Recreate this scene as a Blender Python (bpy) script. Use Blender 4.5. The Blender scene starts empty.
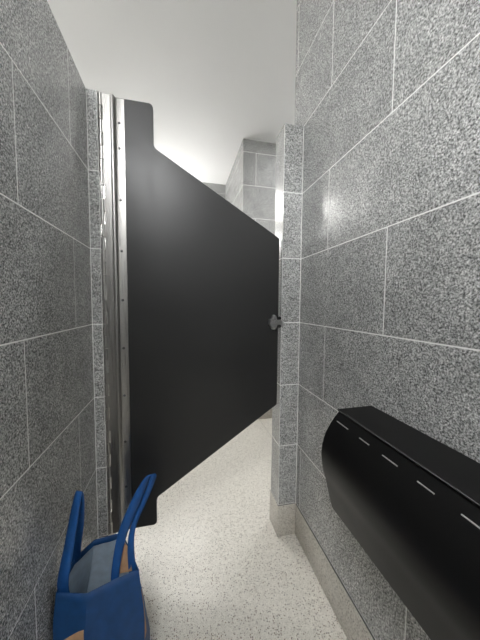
import bpy, bmesh, math, random
from mathutils import Vector, Matrix
random.seed(4)
scene = bpy.context.scene
C = scene.collection

# ------------------------------------------------------------------ camera
CAM_H = 1.165
F_PX = 258.96
YAW, PITCH, ROLL = 0.22496, 0.06021, 0.00748
cy, sy, cp, sp = math.cos(YAW), math.sin(YAW), math.cos(PITCH), math.sin(PITCH)
fwd = Vector((sy * cp, cy * cp, -sp)); rgt = Vector((cy, -sy, 0)); upv = rgt.cross(fwd)
cr, sr = math.cos(ROLL), math.sin(ROLL)
rx = rgt * cr + upv * sr; uy = upv * cr - rgt * sr
cam_data = bpy.data.cameras.new('camera')
cam_data.sensor_fit = 'VERTICAL'; cam_data.sensor_height = 36.0; cam_data.sensor_width = 27.0
cam_data.lens = F_PX / 640.0 * 36.0
cam_data.clip_start = 0.01
cam = bpy.data.objects.new('camera', cam_data); C.objects.link(cam)
m = Matrix((rx, uy, -fwd)).transposed().to_4x4(); m.translation = Vector((0, 0, CAM_H))
cam.matrix_world = m
scene.camera = cam

# ------------------------------------------------------------------ world, exposure
world = bpy.data.worlds.new('world'); scene.world = world; world.use_nodes = True
world.node_tree.nodes['Background'].inputs[0].default_value = (0.9, 0.95, 1, 1)
world.node_tree.nodes['Background'].inputs[1].default_value = 0.0
vs = scene.view_settings
vs.view_transform = 'Standard'; vs.look = 'None'; vs.gamma = 1.0; vs.use_curve_mapping = False
vs.exposure = 0.22
LAMP_TUBE = 26.0       # emission of the tube light on the far wall
LAMP_GLOBE = 50.0      # emission of the globe lamp in the corridor
LAMP_PANEL = 42.0       # emission of the ceiling panels

# ------------------------------------------------------------------ materials
def new_mat(name):
    mt = bpy.data.materials.new(name); mt.use_nodes = True
    nt = mt.node_tree
    return mt, nt, nt.nodes['Principled BSDF']

def simple(name, col, rough=0.5, metal=0.0, spec=0.5, emit=None):
    mt, nt, b = new_mat(name)
    b.inputs['Base Color'].default_value = (*col, 1)
    b.inputs['Roughness'].default_value = rough
    b.inputs['Metallic'].default_value = metal
    b.inputs['Specular IOR Level'].default_value = spec
    if emit:
        b.inputs['Emission Color'].default_value = (*emit[0], 1)
        b.inputs['Emission Strength'].default_value = emit[1]
    return mt

def noise(nt, vec, scale, detail=2, rough=0.5):
    n = nt.nodes.new('ShaderNodeTexNoise')
    n.inputs['Scale'].default_value = scale; n.inputs['Detail'].default_value = detail
    n.inputs['Roughness'].default_value = rough
    nt.links.new(vec, n.inputs['Vector'])
    return n

def ramp(nt, fac, stops, interp='LINEAR'):
    r = nt.nodes.new('ShaderNodeValToRGB'); r.color_ramp.interpolation = interp
    el = r.color_ramp.elements
    while len(el) < len(stops): el.new(0.5)
    for e, (p, c) in zip(el, stops):
        e.position = p; e.color = (*c, 1)
    nt.links.new(fac, r.inputs['Fac'])
    return r

def mix(nt, fac, a, b, mode='MIX'):
    mx = nt.nodes.new('ShaderNodeMix'); mx.data_type = 'RGBA'; mx.blend_type = mode
    if isinstance(fac, float): mx.inputs['Factor'].default_value = fac
    else: nt.links.new(fac, mx.inputs['Factor'])
    for s, v in (('A', a), ('B', b)):
        sock = [i for i in mx.inputs if i.name == s and i.type == 'RGBA'][0]
        if isinstance(v, tuple): sock.default_value = (*v, 1)
        else: nt.links.new(v, sock)
    return [o for o in mx.outputs if o.type == 'RGBA'][0]

def position(nt):
    return nt.nodes.new('ShaderNodeNewGeometry').outputs['Position']

def granite():
    mt, nt, b = new_mat('granite_tile')
    pos = position(nt)
    n1 = noise(nt, pos, 235, 4, 0.8)
    r1 = ramp(nt, n1.outputs['Fac'], [(0.36, (0.035, 0.036, 0.036)), (0.45, (0.24, 0.241, 0.237)),
                                      (0.54, (0.53, 0.532, 0.523)), (0.64, (0.90, 0.90, 0.885))])
    n2 = noise(nt, pos, 9, 3, 0.6)
    r2 = ramp(nt, n2.outputs['Fac'], [(0.3, (0.85, 0.85, 0.85)), (0.7, (1.1, 1.1, 1.1))])
    col = mix(nt, 1.0, r1.outputs['Color'], r2.outputs['Color'], 'MULTIPLY')
    oi = nt.nodes.new('ShaderNodeObjectInfo')
    r3 = ramp(nt, oi.outputs['Random'], [(0.0, (0.93, 0.93, 0.93)), (1.0, (1.06, 1.06, 1.06))])
    col = mix(nt, 1.0, col, r3.outputs['Color'], 'MULTIPLY')
    nt.links.new(col, b.inputs['Base Color'])
    rr = ramp(nt, n1.outputs['Fac'], [(0.3, (0.20,) * 3), (0.7, (0.30,) * 3)])
    nt.links.new(rr.outputs['Color'], b.inputs['Roughness'])
    bp = nt.nodes.new('ShaderNodeBump'); bp.inputs['Strength'].default_value = 0.05
    bp.inputs['Distance'].default_value = 0.001
    nt.links.new(n1.outputs['Fac'], bp.inputs['Height']); nt.links.new(bp.outputs['Normal'], b.inputs['Normal'])
    return mt

def terrazzo(name, base, base2, rough):
    mt, nt, b = new_mat(name)
    pos = position(nt)
    n1 = noise(nt, pos, 60, 3, 0.6)
    c0 = ramp(nt, n1.outputs['Fac'], [(0.3, base2), (0.65, base)])
    v = nt.nodes.new('ShaderNodeTexVoronoi'); v.inputs['Scale'].default_value = 150
    nt.links.new(pos, v.inputs['Vector'])
    sep = nt.nodes.new('ShaderNodeSeparateColor'); nt.links.new(v.outputs['Color'], sep.inputs[0])
    # chips: some cells carry a dark or a tan chip near their centre
    chip = ramp(nt, v.outputs['Distance'], [(0.25, (1, 1, 1)), (0.42, (0, 0, 0))])
    pick = ramp(nt, sep.outputs[0], [(0.50, (0, 0, 0)), (0.53, (1, 1, 1))])
    fac = mix(nt, 1.0, chip.outputs['Color'], pick.outputs['Color'], 'MULTIPLY')
    cc = ramp(nt, sep.outputs[1], [(0.0, (0.10, 0.09, 0.08)), (0.35, (0.30, 0.235, 0.19)), (0.7, (0.42, 0.38, 0.33)), (1.0, (0.20, 0.19, 0.18))])
    col = mix(nt, fac, c0.outputs['Color'], cc.outputs['Color'])
    n3 = noise(nt, pos, 260, 2, 0.6)
    r3 = ramp(nt, n3.outputs['Fac'], [(0.35, (0.62, 0.60, 0.57)), (0.48, (1, 1, 1))])
    col = mix(nt, 1.0, col, r3.outputs['Color'], 'MULTIPLY')
    nt.links.new(col, b.inputs['Base Color'])
    b.inputs['Roughness'].default_value = rough
    return mt

def black_coat(name, col, rough):
    mt, nt, b = new_mat(name)
    pos = position(nt)
    n1 = noise(nt, pos, 3.0, 3, 0.6)
    r = ramp(nt, n1.outputs['Fac'], [(0.3, (rough - 0.05,) * 3), (0.7, (rough + 0.06,) * 3)])
    nt.links.new(r.outputs['Color'], b.inputs['Roughness'])
    n2 = noise(nt, pos, 900, 2)
    bp = nt.nodes.new('ShaderNodeBump'); bp.inputs['Strength'].default_value = 0.05; bp.inputs['Distance'].default_value = 0.0005
    nt.links.new(n2.outputs['Fac'], bp.inputs['Height']); nt.links.new(bp.outputs['Normal'], b.inputs['Normal'])
    b.inputs['Base Color'].default_value = (*col, 1)
    return mt

def brushed(name, col, rough):
    mt, nt, b = new_mat(name)
    pos = position(nt)
    mp = nt.nodes.new('ShaderNodeMapping'); mp.inputs['Scale'].default_value = (900, 900, 6)
    nt.links.new(pos, mp.inputs['Vector'])
    n = noise(nt, mp.outputs['Vector'], 1.0, 3)
    r = ramp(nt, n.outputs['Fac'], [(0.3, (rough - 0.06,) * 3), (0.7, (rough + 0.08,) * 3)])
    nt.links.new(r.outputs['Color'], b.inputs['Roughness'])
    b.inputs['Base Color'].default_value = (*col, 1); b.inputs['Metallic'].default_value = 1.0
    return mt

def fabric(name, col, rough=0.7, trans=0.0, scale=1400):
    mt, nt, b = new_mat(name)
    pos = position(nt)
    n = noise(nt, pos, 40, 3)
    r = ramp(nt, n.outputs['Fac'], [(0.3, tuple(c * 0.88 for c in col)), (0.7, tuple(min(1, c * 1.1) for c in col))])
    nt.links.new(r.outputs['Color'], b.inputs['Base Color'])
    n2 = noise(nt, pos, scale, 1)
    bp = nt.nodes.new('ShaderNodeBump'); bp.inputs['Strength'].default_value = 0.2; bp.inputs['Distance'].default_value = 0.0006
    nt.links.new(n2.outputs['Fac'], bp.inputs['Height']); nt.links.new(bp.outputs['Normal'], b.inputs['Normal'])
    b.inputs['Roughness'].default_value = rough
    return mt

def painted(name, col):
    mt, nt, b = new_mat(name)
    n = noise(nt, position(nt), 2.0, 3)
    r = ramp(nt, n.outputs['Fac'], [(0.3, tuple(c * 0.97 for c in col)), (0.7, col)])
    nt.links.new(r.outputs['Color'], b.inputs['Base Color'])
    b.inputs['Roughness'].default_value = 0.6
    return mt

M = {}
M['granite'] = granite()
M['grout'] = simple('grout', (0.93, 0.93, 0.91), 0.85)
M['floor'] = terrazzo('terrazzo_floor', (0.80, 0.77, 0.70), (0.68, 0.65, 0.585), 0.26)
M['base'] = terrazzo('terrazzo_base', (0.68, 0.65, 0.59), (0.57, 0.545, 0.49), 0.32)
M['divider'] = simple('divider_metal', (0.35, 0.33, 0.29), 0.4, 0.6)
M['gap'] = simple('shadow_gap', (0.10, 0.10, 0.10), 0.7)
M['ceiling'] = painted('ceiling_paint', (0.82, 0.82, 0.815))
M['door'] = black_coat('door_laminate', (0.022, 0.022, 0.022), 0.36)
M['plastic'] = black_coat('black_plastic', (0.006, 0.006, 0.006), 0.42)
M['plastic'].node_tree.nodes['Principled BSDF'].inputs['Specular IOR Level'].default_value = 0.22
M['lip'] = simple('lid_edge_highlight', (0.10, 0.10, 0.10), 0.25)  # paler grey paints the highlight along the lid's front edge
M['slot_glint'] = simple('slot_glint_grey', (0.40, 0.40, 0.39), 0.35, 0.0)  # pale grey stands in for light glinting in the dispenser slots
M['steel'] = brushed('brushed_steel', (0.43, 0.42, 0.405), 0.31)
M['screw'] = simple('screw_steel', (0.16, 0.16, 0.16), 0.3, 1.0)
M['zinc'] = simple('cast_zinc', (0.45, 0.45, 0.45), 0.30, 1.0)
M['polished'] = simple('polished_zinc', (0.80, 0.80, 0.80), 0.22, 1.0)
M['rubber'] = simple('rubber', (0.012, 0.012, 0.012), 0.6)
M['blue'] = fabric('blue_fabric', (0.005, 0.060, 0.20), 0.55)
M['blue_strap_lit'] = fabric('blue_strap_lit', (0.008, 0.088, 0.31), 0.55)  # body blue made brighter, the light on the straps put into the colour
M['lining'] = fabric('pale_lining', (0.54, 0.64, 0.74), 0.45)
M['tan'] = fabric('tan_print', (0.50, 0.30, 0.17), 0.6)
M['globe'] = simple('lamp_glass', (0.9, 0.9, 0.88), 0.4, emit=((1.0, 0.98, 0.95), LAMP_GLOBE))
M['tube'] = simple('tube_glass', (0.9, 0.9, 0.9), 0.4, emit=((1.0, 0.99, 0.97), LAMP_TUBE))
M['panel'] = simple('light_panel', (0.9, 0.9, 0.9), 0.5, emit=((0.985, 0.995, 1.0), LAMP_PANEL))
M['white_metal'] = simple('white_metal', (0.75, 0.75, 0.74), 0.4)

# ------------------------------------------------------------------ helpers
def link_mesh(name, me, mat, parent=None):
    o = bpy.data.objects.new(name, me); C.objects.link(o)
    if mat and not me.materials: me.materials.append(mat)
    if parent: o.parent = parent
    return o

def bm_obj(name, bm, mat, parent=None, smooth=False):
    me = bpy.data.meshes.new(name)
    bmesh.ops.recalc_face_normals(bm, faces=bm.faces)
    bm.to_mesh(me); bm.free()
    if smooth:
        for p in me.polygons: p.use_smooth = True
        try: me.set_sharp_from_angle(angle=math.radians(35))
        except Exception: pass
    return link_mesh(name, me, mat, parent)

def add_box(bm, x0, x1, y0, y1, z0, z1):
    v = [bm.verts.new((x, y, z)) for x in (x0, x1) for y in (y0, y1) for z in (z0, z1)]
    for f in ((0, 1, 3, 2), (4, 6, 7, 5), (0, 4, 5, 1), (2, 3, 7, 6), (0, 2, 6, 4), (1, 5, 7, 3)):
        bm.faces.new([v[i] for i in f])

def box(name, x0, x1, y0, y1, z0, z1, mat, parent=None, bevel=0.0, seg=1):
    bm = bmesh.new(); add_box(bm, x0, x1, y0, y1, z0, z1)
    if bevel: bmesh.ops.bevel(bm, geom=list(bm.edges), offset=bevel, segments=seg, affect='EDGES', profile=0.5)
    return bm_obj(name, bm, mat, parent, smooth=bevel > 0)

def struct(o):
    o['kind'] = 'structure'; return o

def tag(o, label, cat, group=None):
    o['label'] = label; o['category'] = cat
    if group: o['group'] = group
    return o

def empty(name, loc):
    o = bpy.data.objects.new(name, None); C.objects.link(o); o.location = loc
    o.empty_display_size = 0.05
    return o

def child(o, parent):
    """parent while keeping world placement of a mesh modelled in world space"""
    o.parent = parent
    o.matrix_parent_inverse = Matrix.Translation(-Vector(parent.location))
    return o

# tiles: one shared mesh per size; each tile is its own object
TILE_H, TILE_L, BASE_H, GROUT = 0.3048, 0.6096, 0.165, 0.0036
CEIL = 2.72
tile_cache = {}
def tile_mesh(w, h, axis):
    key = (round(w, 4), round(h, 4), axis)
    if key not in tile_cache:
        bm = bmesh.new(); t = 0.004
        if axis == 'x': add_box(bm, -t, t, -w / 2, w / 2, -h / 2, h / 2)
        elif axis == 'y': add_box(bm, -w / 2, w / 2, -t, t, -h / 2, h / 2)
        else: add_box(bm, -w / 2, w / 2, -h / 2, h / 2, -t, t)
        bmesh.ops.bevel(bm, geom=list(bm.edges), offset=0.0004, segments=1, affect='EDGES')
        bmesh.ops.recalc_face_normals(bm, faces=bm.faces)
        me = bpy.data.meshes.new('tile'); bm.to_mesh(me); bm.free(); me.materials.append(M['granite'])
        tile_cache[key] = me
    return tile_cache[key]

def tile_face(parent, axis, plane, sign, ua, ub, za, zb, joint, shift=0, extra=(), row0=None):
    """tiles on a vertical face; plane is the finished tile face, sign the outward direction along axis"""
    r = 0
    while True:
        z0 = BASE_H + r * TILE_H; z1 = z0 + TILE_H
        if z0 >= zb - 0.01: break
        lo, hi = max(z0, za), min(z1, zb)
        if hi - lo > 0.01:
            off = joint + (TILE_L / 2 if (r + shift) % 2 else 0)
            if r == 0 and row0 is not None: off = row0
            n = math.floor((ua - off) / TILE_L)
            cuts = [ua]
            u = off + (n + 1) * TILE_L
            while u < ub - 0.012:
                if u > ua + 0.012: cuts.append(u)
                u += TILE_L
            for rr_, uu in extra:
                if rr_ == r: cuts.append(uu)
            cuts = sorted(cuts) + [ub]
            for a, b in zip(cuts, cuts[1:]):
                w = b - a - GROUT; h = hi - lo - GROUT
                if w < 0.005: continue
                o = bpy.data.objects.new('tile', tile_mesh(w, h, axis)); C.objects.link(o)
                jit = random.uniform(-0.0001, 0.0001)
                d = plane - sign * (0.004 + jit)
                uc, zc = (a + b) / 2, (lo + hi) / 2
                o.location = (d, uc, zc) if axis == 'x' else (uc, d, zc)
                o.parent = parent
        r += 1

REC = 0.0005   # grout recess behind the tile face
XR, XL, YP = 0.563, -0.352, 1.160
PIL_TOP = BASE_H + 6 * TILE_H       # 1.994
YB = -1.25
X_FAR_L, X_FAR_R, Y_FAR, Y_BLOCK, X_BLOCK = -1.70, 1.80, 3.43, 2.46, 0.580
YPB = 1.268

# ------------------------------------------------------------------ room shell
struct(box('floor', X_FAR_L - .1, X_FAR_R + .1, YB - .1, Y_FAR + .1, -0.10, 0.0, M['floor']))
fl = bpy.data.objects['floor']
box('divider_strip', 0.7715, 0.7745, YPB + .02, Y_BLOCK - .01, -0.004, 0.0006, M['divider'], fl)
struct(box('ceiling', X_FAR_L - .1, X_FAR_R + .1, YB - .1, Y_FAR + .1, CEIL, CEIL + 0.10, M['ceiling']))

wr = struct(box('wall_right', XR + REC, XR + 0.11, YB, YPB - REC, 0, CEIL, M['grout']))
tile_face(wr, 'x', XR, -1, YB + .004, YP, BASE_H, PIL_TOP, 0.932, row0=1.12)
tile_face(wr, 'x', XR, -1, YB + .004, YPB, PIL_TOP, CEIL, 0.932, extra=())
tile_face(wr, 'y', YPB, 1, XR, XR + .11, PIL_TOP, CEIL, 0.2)

wl = struct(box('wall_left', XL - 0.11, XL - REC, YB, YP, 0, PIL_TOP - REC, M['grout']))
tile_face(wl, 'x', XL, -1 * -1, YB + .004, YP, BASE_H, PIL_TOP, 0.688)

# right pilaster
PX = 0.468
wfr = struct(box('wall_front_right', PX + REC, XR + .11, YP + REC, YPB - REC, 0, PIL_TOP - REC, M['grout']))
tile_face(wfr, 'y', YP, -1, PX, XR, BASE_H, PIL_TOP, 5.0)
tile_face(wfr, 'x', PX, -1, YP + .0005, YPB, BASE_H, PIL_TOP, 5.0)
tile_face(wfr, 'y', YPB, 1, PX, XR, BASE_H, PIL_TOP, 5.0)
o = link_mesh('cap_tile', tile_mesh(XR - PX, YPB - YP, 'z'), None, wfr)
o.location = ((PX + XR) / 2, (YP + YPB) / 2, PIL_TOP - 0.004)

# left pilaster (shared with the neighbouring stall)
PXL = -0.313
wfl = struct(box('wall_front_left', -0.62, PXL - REC, YP + REC, YPB - REC, 0, PIL_TOP - REC, M['grout']))
tile_face(wfl, 'y', YP, -1, XL, PXL, BASE_H, PIL_TOP, 5.0)
tile_face(wfl, 'x', PXL, 1, YP + .0005, YPB, BASE_H, PIL_TOP, 5.0)
tile_face(wfl, 'y', YPB, 1, -0.62, PXL, BASE_H, PIL_TOP, 5.0)
o = link_mesh('cap_tile', tile_mesh(PXL - XL, YPB - YP, 'z'), None, wfl)
o.location = ((PXL + XL) / 2, (YP + YPB) / 2, PIL_TOP - 0.004)

# far tiled block, far wall, side and back walls
wb = struct(box('wall_far_right', X_BLOCK + REC, X_FAR_R, Y_BLOCK + REC, Y_FAR, 0, CEIL, M['grout']))
tile_face(wb, 'y', Y_BLOCK, -1, X_BLOCK, X_FAR_R, BASE_H, CEIL, 0.709, shift=1)
tile_face(wb, 'x', X_BLOCK, -1, Y_BLOCK + .0005, Y_FAR, BASE_H, CEIL, 2.76)
wf = struct(box('wall_far', X_FAR_L, X_BLOCK + REC, Y_FAR + REC, Y_FAR + .1, 0, CEIL, M['grout']))
tile_face(wf, 'y', Y_FAR, -1, X_FAR_L, X_BLOCK, BASE_H, CEIL, 0.28)
ws = struct(box('wall_side_left', X_FAR_L - .1, X_FAR_L - REC, YB, Y_FAR, 0, CEIL, M['grout']))
tile_face(ws, 'x', X_FAR_L, 1, YB, Y_FAR, BASE_H, CEIL, 0.5)
wsr = struct(box('wall_side_right', X_FAR_R + REC, X_FAR_R + .1, YB, Y_BLOCK, 0, CEIL, M['grout']))
tile_face(wsr, 'x', X_FAR_R, -1, YPB, Y_BLOCK, BASE_H, CEIL, 0.5)
wk = struct(box('wall_back', X_FAR_L, X_FAR_R, YB - .1, YB - REC, 0, CEIL, M['grout']))
tile_face(wk, 'y', YB, 1, X_FAR_L, XR, BASE_H, CEIL, 0.2)

# terrazzo baseboards, a dark reveal above each
def base(name, x0, x1, y0, y1):
    o = struct(box(name, x0, x1, y0, y1, 0.0, BASE_H - 0.004, M['base'], bevel=0.003, seg=2))
    box('reveal_strip', x0 + .0035, x1 - .0035, y0 + .0035, y1 - .0035, BASE_H - 0.0045, BASE_H - 0.0005, M['gap'], o)
    return o
P = 0.004
base('baseboard_right', XR - P, XR + REC, YB, YP - P)
base('baseboard_front_right', PX - P, XR - .0, YP - P, YPB + P)
base('baseboard_left', XL - REC, XL + P, YB, YP - P)
base('baseboard_front_left', XL, PXL + P, YP - P, YPB + P)
base('baseboard_far_right', X_BLOCK - P, X_FAR_R, Y_BLOCK - P, Y_BLOCK + REC)
base('baseboard_far_side', X_BLOCK - P, X_BLOCK + REC, Y_BLOCK, Y_FAR - P)
base('baseboard_far', X_FAR_L, X_BLOCK - P, Y_FAR - P, Y_FAR + REC)

# ------------------------------------------------------------------ stall door
DY = 1.180; DT = 0.020
door = empty('stall_door', (0.08, DY + DT / 2, 0.158))
tag(door, 'black stall door cut to a tapering six-cornered outline with tall hinge side', 'door')

def rounded_outline(pts, rads, n=6):
    out = []
    L = len(pts)
    for i in range(L):
        p0, p1, p2 = (Vector(pts[i - 1]), Vector(pts[i]), Vector(pts[(i + 1) % L]))
        r = rads[i]
        d0 = (p0 - p1).normalized(); d1 = (p2 - p1).normalized()
        ang = d0.angle(d1); cut = r / math.tan(ang / 2)
        a = p1 + d0 * cut; b = p1 + d1 * cut
        bis = (d0 + d1).normalized(); c = p1 + bis * (r / math.sin(ang / 2))
        va = a - c; vb = b - c
        tot = va.angle(vb); 
        s = 1 if va.x * vb.y - va.y * vb.x > 0 else -1
        for k in range(n + 1):
            t = s * tot * k / n
            out.append((c.x + va.x * math.cos(t) - va.y * math.sin(t), c.y + va.x * math.sin(t) + va.y * math.cos(t)))
    return out

def extrude_xz(name, outline, y0, y1, mat, parent, bevel=0.0):
    bm = bmesh.new()
    f = bm.faces.new([bm.verts.new((x, y0, z)) for x, z in outline])
    r = bmesh.ops.extrude_face_region(bm, geom=[f])
    bmesh.ops.translate(bm, vec=(0, y1 - y0, 0), verts=[v for v in r['geom'] if isinstance(v, bmesh.types.BMVert)])
    if bevel:
        ed = [e for e in bm.edges if abs(e.verts[0].co.y - e.verts[1].co.y) < 1e-6]
        bmesh.ops.bevel(bm, geom=ed, offset=bevel, segments=2, affect='EDGES', profile=0.5)
    return child(bm_obj(name, bm, mat, smooth=False), parent)

H0 = CAM_H
outl = rounded_outline([(-0.262, H0 + 0.829), (-0.1075, H0 + 0.829), (-0.1075, H0 + 0.655), (0.4605, H0 + 0.315),
                        (0.4605, H0 - 0.492), (-0.112, H0 - 0.880), (-0.112, H0 - 1.007), (-0.262, H0 - 1.007)],
                       [0.004, 0.018, 0.03, 0.014, 0.014, 0.03, 0.016, 0.004])
extrude_xz('door_panel', outl, DY, DY + DT, M['door'], door, bevel=0.002)

# hinge: flat leaf, round ridge, screwed flange (one bent steel section)
z_lo, z_hi = H0 - 1.000, H0 + 0.828
LF = DY - 0.0150                                  # front of the flat leaf
prof = [(-0.2955, LF), (-0.2700, LF)]
for k in range(9):                                # raised rounded ridge
    a = math.pi * (1 - k / 8)
    prof.append((-0.2620 + 0.0075 * math.cos(a), LF - 0.0055 * math.sin(a)))
prof += [(-0.2500, DY - 0.0050), (-0.2470, DY - 0.0035), (-0.2190, DY - 0.0035), (-0.2190, DY - 0.0005), (-0.2955, DY - 0.0005)]
bm = bmesh.new()
f = bm.faces.new([bm.verts.new((x, y, z_lo)) for x, y in prof])
r = bmesh.ops.extrude_face_region(bm, geom=[f])
bmesh.ops.translate(bm, vec=(0, 0, z_hi - z_lo - 0.004), verts=[v for v in r['geom'] if isinstance(v, bmesh.types.BMVert)])
leaf = child(bm_obj('hinge_leaf', bm, M['steel'], smooth=True), door); leaf['label'] = 'full-height brushed steel hinge strip'

def sub(o, part, thing):
    o.parent = part            # a part's own frame coincides with the world frame
    return o

# knuckles alternate: door-leaf knuckles run into the leaf, pilaster knuckles stand clear of it
N = 36
kl = (z_hi - z_lo) / N
def knuckle_mesh(open_side):
    bm = bmesh.new(); n = 10
    pts = [(0.0060 * math.cos(math.pi * (1 + k / n)), 0.0045 * math.sin(math.pi * (1 + k / n))) for k in range(n + 1)]
    if open_side: pts = pts + [(0.0092, 0.0), (0.0092, 0.012), (-0.0060, 0.012)]
    else: pts = [(x - 0.0005, y) for x, y in pts] + [(0.0055, 0.012), (-0.0065, 0.012)]
    f = bm.faces.new([bm.verts.new((x, y, -kl / 2 + 0.0012)) for x, y in pts])
    r = bmesh.ops.extrude_face_region(bm, geom=[f])
    bmesh.ops.translate(bm, vec=(0, 0, kl - 0.0024), verts=[v for v in r['geom'] if isinstance(v, bmesh.types.BMVert)])
    bmesh.ops.recalc_face_normals(bm, faces=bm.faces)
    me = bpy.data.meshes.new('hinge_knuckle'); bm.to_mesh(me); bm.free(); me.materials.append(M['steel'])
    return me
kms = (knuckle_mesh(False), knuckle_mesh(True))
for i in range(N):
    o = bpy.data.objects.new('hinge_knuckle', kms[i % 2]); C.objects.link(o)
    sub(o, leaf, door)
    o.location = (-0.3048, LF + 0.0002, z_lo + (i + 0.5) * kl)

def screw_mesh(r=0.0055):
    bm = bmesh.new()
    bmesh.ops.create_uvsphere(bm, u_segments=10, v_segments=6, radius=r)
    bmesh.ops.delete(bm, geom=[v for v in bm.verts if v.co.z < -1e-5], context='VERTS')
    for v in bm.verts: v.co = Vector((v.co.x, -v.co.z * 0.55, v.co.y))
    bmesh.ops.recalc_face_normals(bm, faces=bm.faces)
    me = bpy.data.meshes.new('screw'); bm.to_mesh(me); bm.free(); me.materials.append(M['screw'])
    for p in me.polygons: p.use_smooth = True
    return me
sm = screw_mesh()
for z in (0.729, 0.630, 0.425, 0.218, 0.014, -0.190, -0.395, -0.600, -0.804, -0.908):
    o = bpy.data.objects.new('screw', sm); C.objects.link(o); sub(o, leaf, door)
    o.location = (-0.2385, DY - 0.0035, H0 + z)

# slide latch on the door
LX, LZ = 0.432, H0 - 0.084
hexo = [(LX - .019, LZ - .012), (LX - .006, LZ - .034), (LX + .004, LZ - .036), (LX + .010, LZ - .030), (LX + .018, LZ - .012),
        (LX + .026, LZ - .010), (LX + .026, LZ + .010), (LX + .016, LZ + .012),
        (LX + .010, LZ + .030), (LX + .003, LZ + .036), (LX - .005, LZ + .033), (LX - .009, LZ + .018), (LX - .022, LZ + .015), (LX - .023, LZ - .008)]
lat = extrude_xz('latch', hexo, DY - 0.0215, DY - 0.0002, M['zinc'], door, bevel=0.002)
lat['label'] = 'grey cast metal slide latch'
bm = bmesh.new(); add_box(bm, LX - .020, LX + .020, DY - .031, DY - .021, LZ - .0015, LZ + .013)
bmesh.ops.bevel(bm, geom=list(bm.edges), offset=0.004, segments=3, affect='EDGES')
sub(bm_obj('thumb_slide', bm, M['polished'], smooth=True), lat, door)
bm = bmesh.new(); add_box(bm, LX + .018, LX + .046, DY - .0305, DY - .0215, LZ - .011, LZ + .009)
bmesh.ops.bevel(bm, geom=list(bm.edges), offset=0.003, segments=2, affect='EDGES')
sub(bm_obj('bolt', bm, M['zinc'], smooth=True), lat, door)
lsm = screw_mesh(0.0050); lsm.materials[0] = M['polished']
for dz in (-.030, .029):
    o = bpy.data.objects.new('screw', lsm); C.objects.link(o); sub(o, lat, door); o.location = (LX + .001, DY - .0213, LZ + dz)

# strike with two rubber buffers on the pilaster edge
strike = empty('latch_strike', (PX - .002, YP + .012, LZ))
tag(strike, 'small metal strike with black rubber buffers on the right tiled pilaster edge', 'door strike')
child(box('strike_plate', PX - .0040, PX - .0002, YP + .002, YP + .019, LZ - .030, LZ + .030, M['zinc'], bevel=0.0008), strike)
for dz in (-.020, .020):
    bm = bmesh.new()
    bmesh.ops.create_cone(bm, cap_ends=True, segments=14, radius1=0.0085, radius2=0.0070, depth=0.010)
    bmesh.ops.rotate(bm, verts=bm.verts, cent=(0, 0, 0), matrix=Matrix.Rotation(math.radians(90), 3, 'X'))
    bmesh.ops.translate(bm, verts=bm.verts, vec=(PX - .006, YP + .006, LZ + dz))
    child(bm_obj('rubber_buffer', bm, M['rubber'], smooth=True), strike)

# ------------------------------------------------------------------ black dispenser on the right wall
D0, D1 = 0.120, 0.659
disp = empty('paper_dispenser', (XR, (D0 + D1) / 2, 0.55))
tag(disp, 'long black curved paper dispenser mounted on the right tiled wall', 'dispenser')
def catmull(pts, n=5):
    out = []
    for i in range(len(pts) - 1):
        p0 = pts[max(i - 1, 0)]; p1 = pts[i]; p2 = pts[i + 1]; p3 = pts[min(i + 2, len(pts) - 1)]
        for k in range(n):
            t = k / n
            out.append(tuple(0.5 * ((2 * b) + (-a + c) * t + (2 * a - 5 * b + 4 * c - d) * t * t + (-a + 3 * b - 3 * c + d) * t ** 3)
                             for a, b, c, d in zip(p0, p1, p2, p3)))
    out.append(pts[-1]); return out
front = catmull([(0.450, 0.852), (0.428, 0.826), (0.407, 0.788), (0.3975, 0.743), (0.402, 0.695), (0.416, 0.645), (0.437, 0.562)], 5)
def extrude_y(name, outline, y0, y1, mat, parent, bevel=0.0):
    bm = bmesh.new()
    f = bm.faces.new([bm.verts.new((x, y0, z)) for x, z in outline])
    r = bmesh.ops.extrude_face_region(bm, geom=[f])
    bmesh.ops.translate(bm, vec=(0, y1 - y0, 0), verts=[v for v in r['geom'] if isinstance(v, bmesh.types.BMVert)])
    if bevel:
        ed = [e for e in bm.edges if abs(e.verts[0].co.y - e.verts[1].co.y) < 1e-6]
        bmesh.ops.bevel(bm, geom=ed, offset=bevel, segments=2, affect='EDGES', profile=0.5)
    return child(bm_obj(name, bm, mat, smooth=True), parent)
shell = extrude_y('front_shell', front + [(0.447, 0.556), (0.5626, 0.556), (0.5626, 0.8535)], D0, D1, M['plastic'], disp)
extrude_y('top_lid', [(0.4475, 0.8545), (0.4465, 0.8575), (0.4490, 0.8605), (0.5626, 0.8615), (0.5626, 0.8540)], D0 - .001, D1 + .001, M['plastic'], disp)
bm = bmesh.new()
bmesh.ops.create_cone(bm, cap_ends=True, segments=10, radius1=0.0013, radius2=0.0013, depth=D1 - D0)
bmesh.ops.rotate(bm, verts=bm.verts, cent=(0, 0, 0), matrix=Matrix.Rotation(math.radians(90), 3, 'X'))
bmesh.ops.translate(bm, verts=bm.verts, vec=(0.4468, (D0 + D1) / 2, 0.8592))
child(bm_obj('lid_lip', bm, M['lip'], smooth=True), disp)
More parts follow.
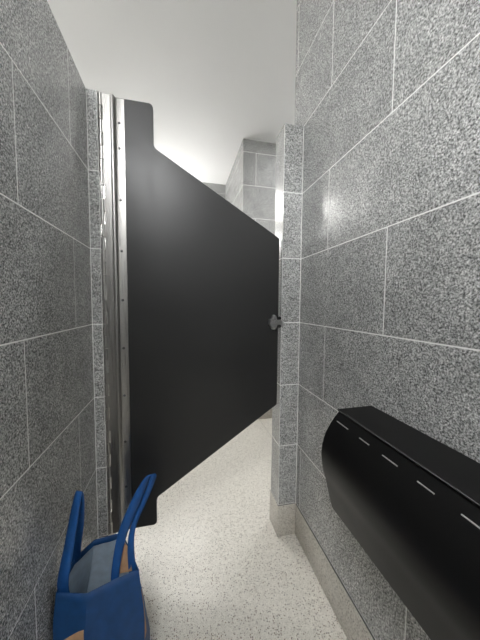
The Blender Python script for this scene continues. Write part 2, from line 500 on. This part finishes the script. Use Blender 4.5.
# pale strips painting the slot glints just under the lid, following the shell
def shell_x(z):
    for (xa, za), (xb, zb) in zip(front, front[1:]):
        if zb <= z <= za: return xa + (xb - xa) * (za - z) / (za - zb)
    return 0.43
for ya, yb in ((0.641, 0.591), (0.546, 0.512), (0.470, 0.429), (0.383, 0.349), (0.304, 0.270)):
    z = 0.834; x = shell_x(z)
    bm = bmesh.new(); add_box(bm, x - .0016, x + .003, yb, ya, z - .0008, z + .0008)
    sub(bm_obj('slot_glint', bm, M['slot_glint']), shell, disp)

# ------------------------------------------------------------------ blue tote bag
bag = empty('tote_bag', (-0.23, 0.82, 0.0))
tag(bag, 'blue fabric tote bag standing open on the floor by the left wall', 'bag')
BH = 0.380
rim = [(-0.334, 0.748), (-0.252, 0.728), (-0.190, 0.748), (-0.125, 0.763), (-0.160, 0.835), (-0.200, 0.905), (-0.245, 0.900), (-0.283, 0.895), (-0.324, 0.845)]
bot = [(-0.338, 0.740), (-0.252, 0.718), (-0.185, 0.735), (-0.112, 0.750), (-0.105, 0.830), (-0.115, 0.910), (-0.220, 0.912), (-0.330, 0.910), (-0.336, 0.825)]
rim_dz = [0.0, 0.0, 0.002, 0.004, 0.0, 0.006, 0.004, 0.004, 0.0]
def dense(poly, n=4):
    out = []
    for i in range(len(poly)):
        a, b = poly[i], poly[(i + 1) % len(poly)]
        for k in range(n): out.append(tuple(x + (y - x) * k / n for x, y in zip(a, b)))
    return out
rimD = dense([(x, y, dz) for (x, y), dz in zip(rim, rim_dz)]); botD = dense([(x, y, 0) for x, y in bot])
cxy = Vector((-0.225, 0.825))
def bag_pt(i, t, inset=0.0):
    a, b = botD[i], rimD[i]
    bulge = 0.010 * math.sin(math.pi * t)
    x = a[0] + (b[0] - a[0]) * t; y = a[1] + (b[1] - a[1]) * t
    d = Vector((x, y)) - cxy; L = d.length
    wr_ = 0.0035 * math.sin(i * 1.7 + t * 9) * math.sin(math.pi * t)
    d *= (L + bulge + wr_ - inset) / L
    return Vector((max(cxy.x + d.x, XL + P + 0.003), cxy.y + d.y, 0.002 + t * (BH + b[2])))
nD = len(rimD)
def bag_shell(name, t0, t1, rows, inset, mat, bottom, thick):
    bm = bmesh.new()
    rings = [[bm.verts.new(bag_pt(i, t0 + (t1 - t0) * k / rows, inset)) for i in range(nD)] for k in range(rows + 1)]
    for k in range(rows):
        for i in range(nD):
            bm.faces.new((rings[k][i], rings[k][(i + 1) % nD], rings[k + 1][(i + 1) % nD], rings[k + 1][i]))
    if bottom: bm.faces.new(list(reversed(rings[0])))
    o = child(bm_obj(name, bm, mat, smooth=True), bag)
    if thick:
        md = o.modifiers.new('thickness', 'SOLIDIFY'); md.thickness = thick; md.offset = -1
    return o
body = bag_shell('bag_body', 0.0, 1.0, 16, 0.0, M['blue'], True, 0.0016)
bag_shell('lining', 0.01, 0.945, 14, 0.0030, M['lining'], True, 0.0)['label'] = 'pale grey-blue lining'

def ribbon(name, pts, mat, thick=0.0025, n=6):
    """pts: (position, width direction, width)"""
    rows = catmull([(*p, *(Vector(w).normalized() * wd)) for p, w, wd in pts], n)
    bm = bmesh.new(); prev = None
    for r_ in rows:
        p = Vector(r_[:3]); wv = Vector(r_[3:]) / 2
        cur = (bm.verts.new(p - wv), bm.verts.new(p), bm.verts.new(p + wv))
        if prev:
            bm.faces.new((prev[0], prev[1], cur[1], cur[0])); bm.faces.new((prev[1], prev[2], cur[2], cur[1]))
        prev = cur
    o = child(bm_obj(name, bm, mat, smooth=True), bag)
    md = o.modifiers.new('thickness', 'SOLIDIFY'); md.thickness = thick; md.offset = 0
    return o
# left handle: broad loop standing up along the wall side
ribbon('handle', [((-0.318, 0.762, 0.340), (1, -0.1, 0), 0.030), ((-0.320, 0.757, 0.400), (1, -0.2, 0), 0.030), ((-0.306, 0.765, 0.49), (0.9, -0.3, 0), 0.028),
                  ((-0.293, 0.780, 0.585), (0.85, -0.4, 0), 0.025), ((-0.286, 0.792, 0.628), (0.85, -0.4, 0), 0.020), ((-0.285, 0.800, 0.595), (0.85, -0.4, 0), 0.022),
                  ((-0.298, 0.815, 0.51), (0.9, -0.3, 0), 0.030), ((-0.316, 0.834, 0.43), (0.9, -0.3, 0), 0.036), ((-0.322, 0.846, 0.372), (0.9, 0.4, 0), 0.030)], M['blue_strap_lit'])
# right handle: leans out over the opening towards the door
ribbon('handle', [((-0.188, 0.757, 0.345), (1, 0.1, 0.1), 0.024), ((-0.188, 0.765, 0.400), (1, 0.1, 0.0), 0.022), ((-0.172, 0.785, 0.485), (0.95, 0.1, -0.3), 0.026),
                  ((-0.133, 0.800, 0.575), (0.85, 0.2, -0.45), 0.027), ((-0.103, 0.808, 0.630), (0.8, 0.5, -0.2), 0.022), ((-0.086, 0.815, 0.630), (0.8, 0.5, -0.3), 0.020),
                  ((-0.106, 0.812, 0.575), (0.85, 0.2, -0.45), 0.017), ((-0.142, 0.800, 0.498), (0.95, 0.2, -0.3), 0.016), ((-0.150, 0.785, 0.440), (1, 0.2, 0), 0.018), ((-0.143, 0.776, 0.345), (1, 0.2, 0), 0.022)], M['blue_strap_lit'])

# tan printed areas
def bag_at(i, t, inset=0.0):
    k = int(math.floor(i)) % nD; f_ = i - math.floor(i)
    return bag_pt(k, t, inset).lerp(bag_pt((k + 1) % nD, t, inset), f_)
def print_patch(top, t_bottom, parent):
    """top: list of (ring position, height fraction) along the upper outline"""
    bm = bmesh.new(); cols = []
    for i, t in top:
        cols.append([bm.verts.new(bag_at(i, t_bottom + (t - t_bottom) * k / 5, -0.0016)) for k in range(6)])
    for a, b in zip(cols, cols[1:]):
        for k in range(5): bm.faces.new((a[k], b[k], b[k + 1], a[k + 1]))
    o = bm_obj('print_patch', bm, M['tan'], smooth=True); sub(o, parent, bag)
    o['label'] = 'tan printed patch'
    md = o.modifiers.new('thickness', 'SOLIDIFY'); md.thickness = 0.0006; md.offset = 1
print_patch([(0.6 + 0.2 * k, 0.655 + 0.0068 * k) for k in range(17)], 0.35, body)
print_patch([(12.05 + 0.25 * k, 0.84 - 0.006 * k) for k in range(9)], 0.45, body)
bm = bmesh.new()
bm.faces.new([bm.verts.new(p) for p in ((-0.176, 0.792, 0.462), (-0.196, 0.772, 0.375), (-0.146, 0.776, 0.372), (-0.158, 0.786, 0.440))])
o = child(bm_obj('handle_backing', bm, M['tan']), bag); o['label'] = 'tan triangle between the handle straps'
md = o.modifiers.new('thickness', 'SOLIDIFY'); md.thickness = 0.0015; md.offset = 0

# ------------------------------------------------------------------ lamps of the room
G = Vector((0.03, 2.18, 2.02)); A0 = Vector((X_BLOCK, 2.50, 2.00))
lamp = empty('bracket_lamp', A0)
tag(lamp, 'round white globe lamp on a wall bracket behind the stall door', 'lamp')
bm = bmesh.new(); bmesh.ops.create_uvsphere(bm, u_segments=28, v_segments=16, radius=0.09)
bmesh.ops.translate(bm, verts=bm.verts, vec=G); child(bm_obj('globe', bm, M['globe'], smooth=True), lamp)
bm = bmesh.new()                                   # added dish over the globe, blocks its light to the ceiling
dish = [[bm.verts.new((G.x + r_ * math.cos(a), G.y + r_ * math.sin(a), G.z + z_)) for a in [2 * math.pi * k / 32 for k in range(32)]]
        for r_, z_ in ((0.02, 0.112), (0.06, 0.106), (0.095, 0.090), (0.125, 0.064), (0.140, 0.040))]
for ra, rb in zip(dish, dish[1:]):
    for k in range(32): bm.faces.new((ra[k], ra[(k + 1) % 32], rb[(k + 1) % 32], rb[k]))
bm.faces.new(dish[0])
shd = child(bm_obj('uplight_blocker', bm, M['white_metal'], smooth=True), lamp)
md = shd.modifiers.new('thickness', 'SOLIDIFY'); md.thickness = 0.002
bm = bmesh.new(); bmesh.ops.create_cone(bm, cap_ends=True, segments=20, radius1=0.04, radius2=0.04, depth=0.02)
bmesh.ops.rotate(bm, verts=bm.verts, cent=(0, 0, 0), matrix=Matrix.Rotation(math.radians(90), 3, 'Y'))
bmesh.ops.translate(bm, verts=bm.verts, vec=A0 - Vector((0.0105, 0, 0))); child(bm_obj('wall_plate', bm, M['white_metal'], smooth=True), lamp)
d = (G - A0); L = d.length - 0.09
bm = bmesh.new(); bmesh.ops.create_cone(bm, cap_ends=True, segments=12, radius1=0.008, radius2=0.008, depth=L)
bmesh.ops.rotate(bm, verts=bm.verts, cent=(0, 0, 0), matrix=d.to_track_quat('Z', 'Y').to_matrix())
bmesh.ops.translate(bm, verts=bm.verts, vec=A0 + d.normalized() * (L / 2)); child(bm_obj('bracket_arm', bm, M['white_metal'], smooth=True), lamp)
TX0, TX1, TY, TZ = -1.20, 0.38, Y_FAR - 0.10, 2.02
bar = empty('tube_light', ((TX0 + TX1) / 2, Y_FAR, TZ))
tag(bar, 'long bare white tube light along the far wall behind the stall door', 'lamp')
bm = bmesh.new(); add_box(bm, TX0 + .1, TX1 - .1, Y_FAR - .03, Y_FAR - .0008, TZ - .03, TZ + .03); child(bm_obj('mount', bm, M['white_metal']), bar)
for ex in (TX0 + .15, TX1 - .15):
    bm = bmesh.new(); add_box(bm, ex - .012, ex + .012, TY, Y_FAR - .028, TZ - .012, TZ + .012); child(bm_obj('tube_holder', bm, M['white_metal']), bar)
bm = bmesh.new(); bmesh.ops.create_cone(bm, cap_ends=True, segments=20, radius1=0.03, radius2=0.03, depth=TX1 - TX0)
bmesh.ops.rotate(bm, verts=bm.verts, cent=(0, 0, 0), matrix=Matrix.Rotation(math.radians(90), 3, 'Y'))
bmesh.ops.translate(bm, verts=bm.verts, vec=((TX0 + TX1) / 2, TY, TZ)); child(bm_obj('tube', bm, M['tube'], smooth=True), bar)
for px, py, hs, where in ((-0.40, -0.93, 0.30, 'this stall'), (-1.30, -0.93, 0.30, 'the neighbouring stall'), (1.52, 2.22, 0.20, 'the right end of the corridor, added to brighten it')):  # corridor panel is added to brighten the far block and floor
    pl = empty('ceiling_light', (px, py, CEIL))
    tag(pl, 'square white ceiling light above ' + where, 'ceiling light', 'square ceiling lights')
    bm = bmesh.new(); add_box(bm, px - hs, px + hs, py - hs, py + hs, CEIL - 0.03, CEIL - .0005)
    child(bm_obj('frame', bm, M['white_metal']), pl)
    bm = bmesh.new(); add_box(bm, px - hs + .02, px + hs - .02, py - hs + .02, py + hs - .02, CEIL - 0.034, CEIL - .029)
    child(bm_obj('diffuser', bm, M['panel']), pl)
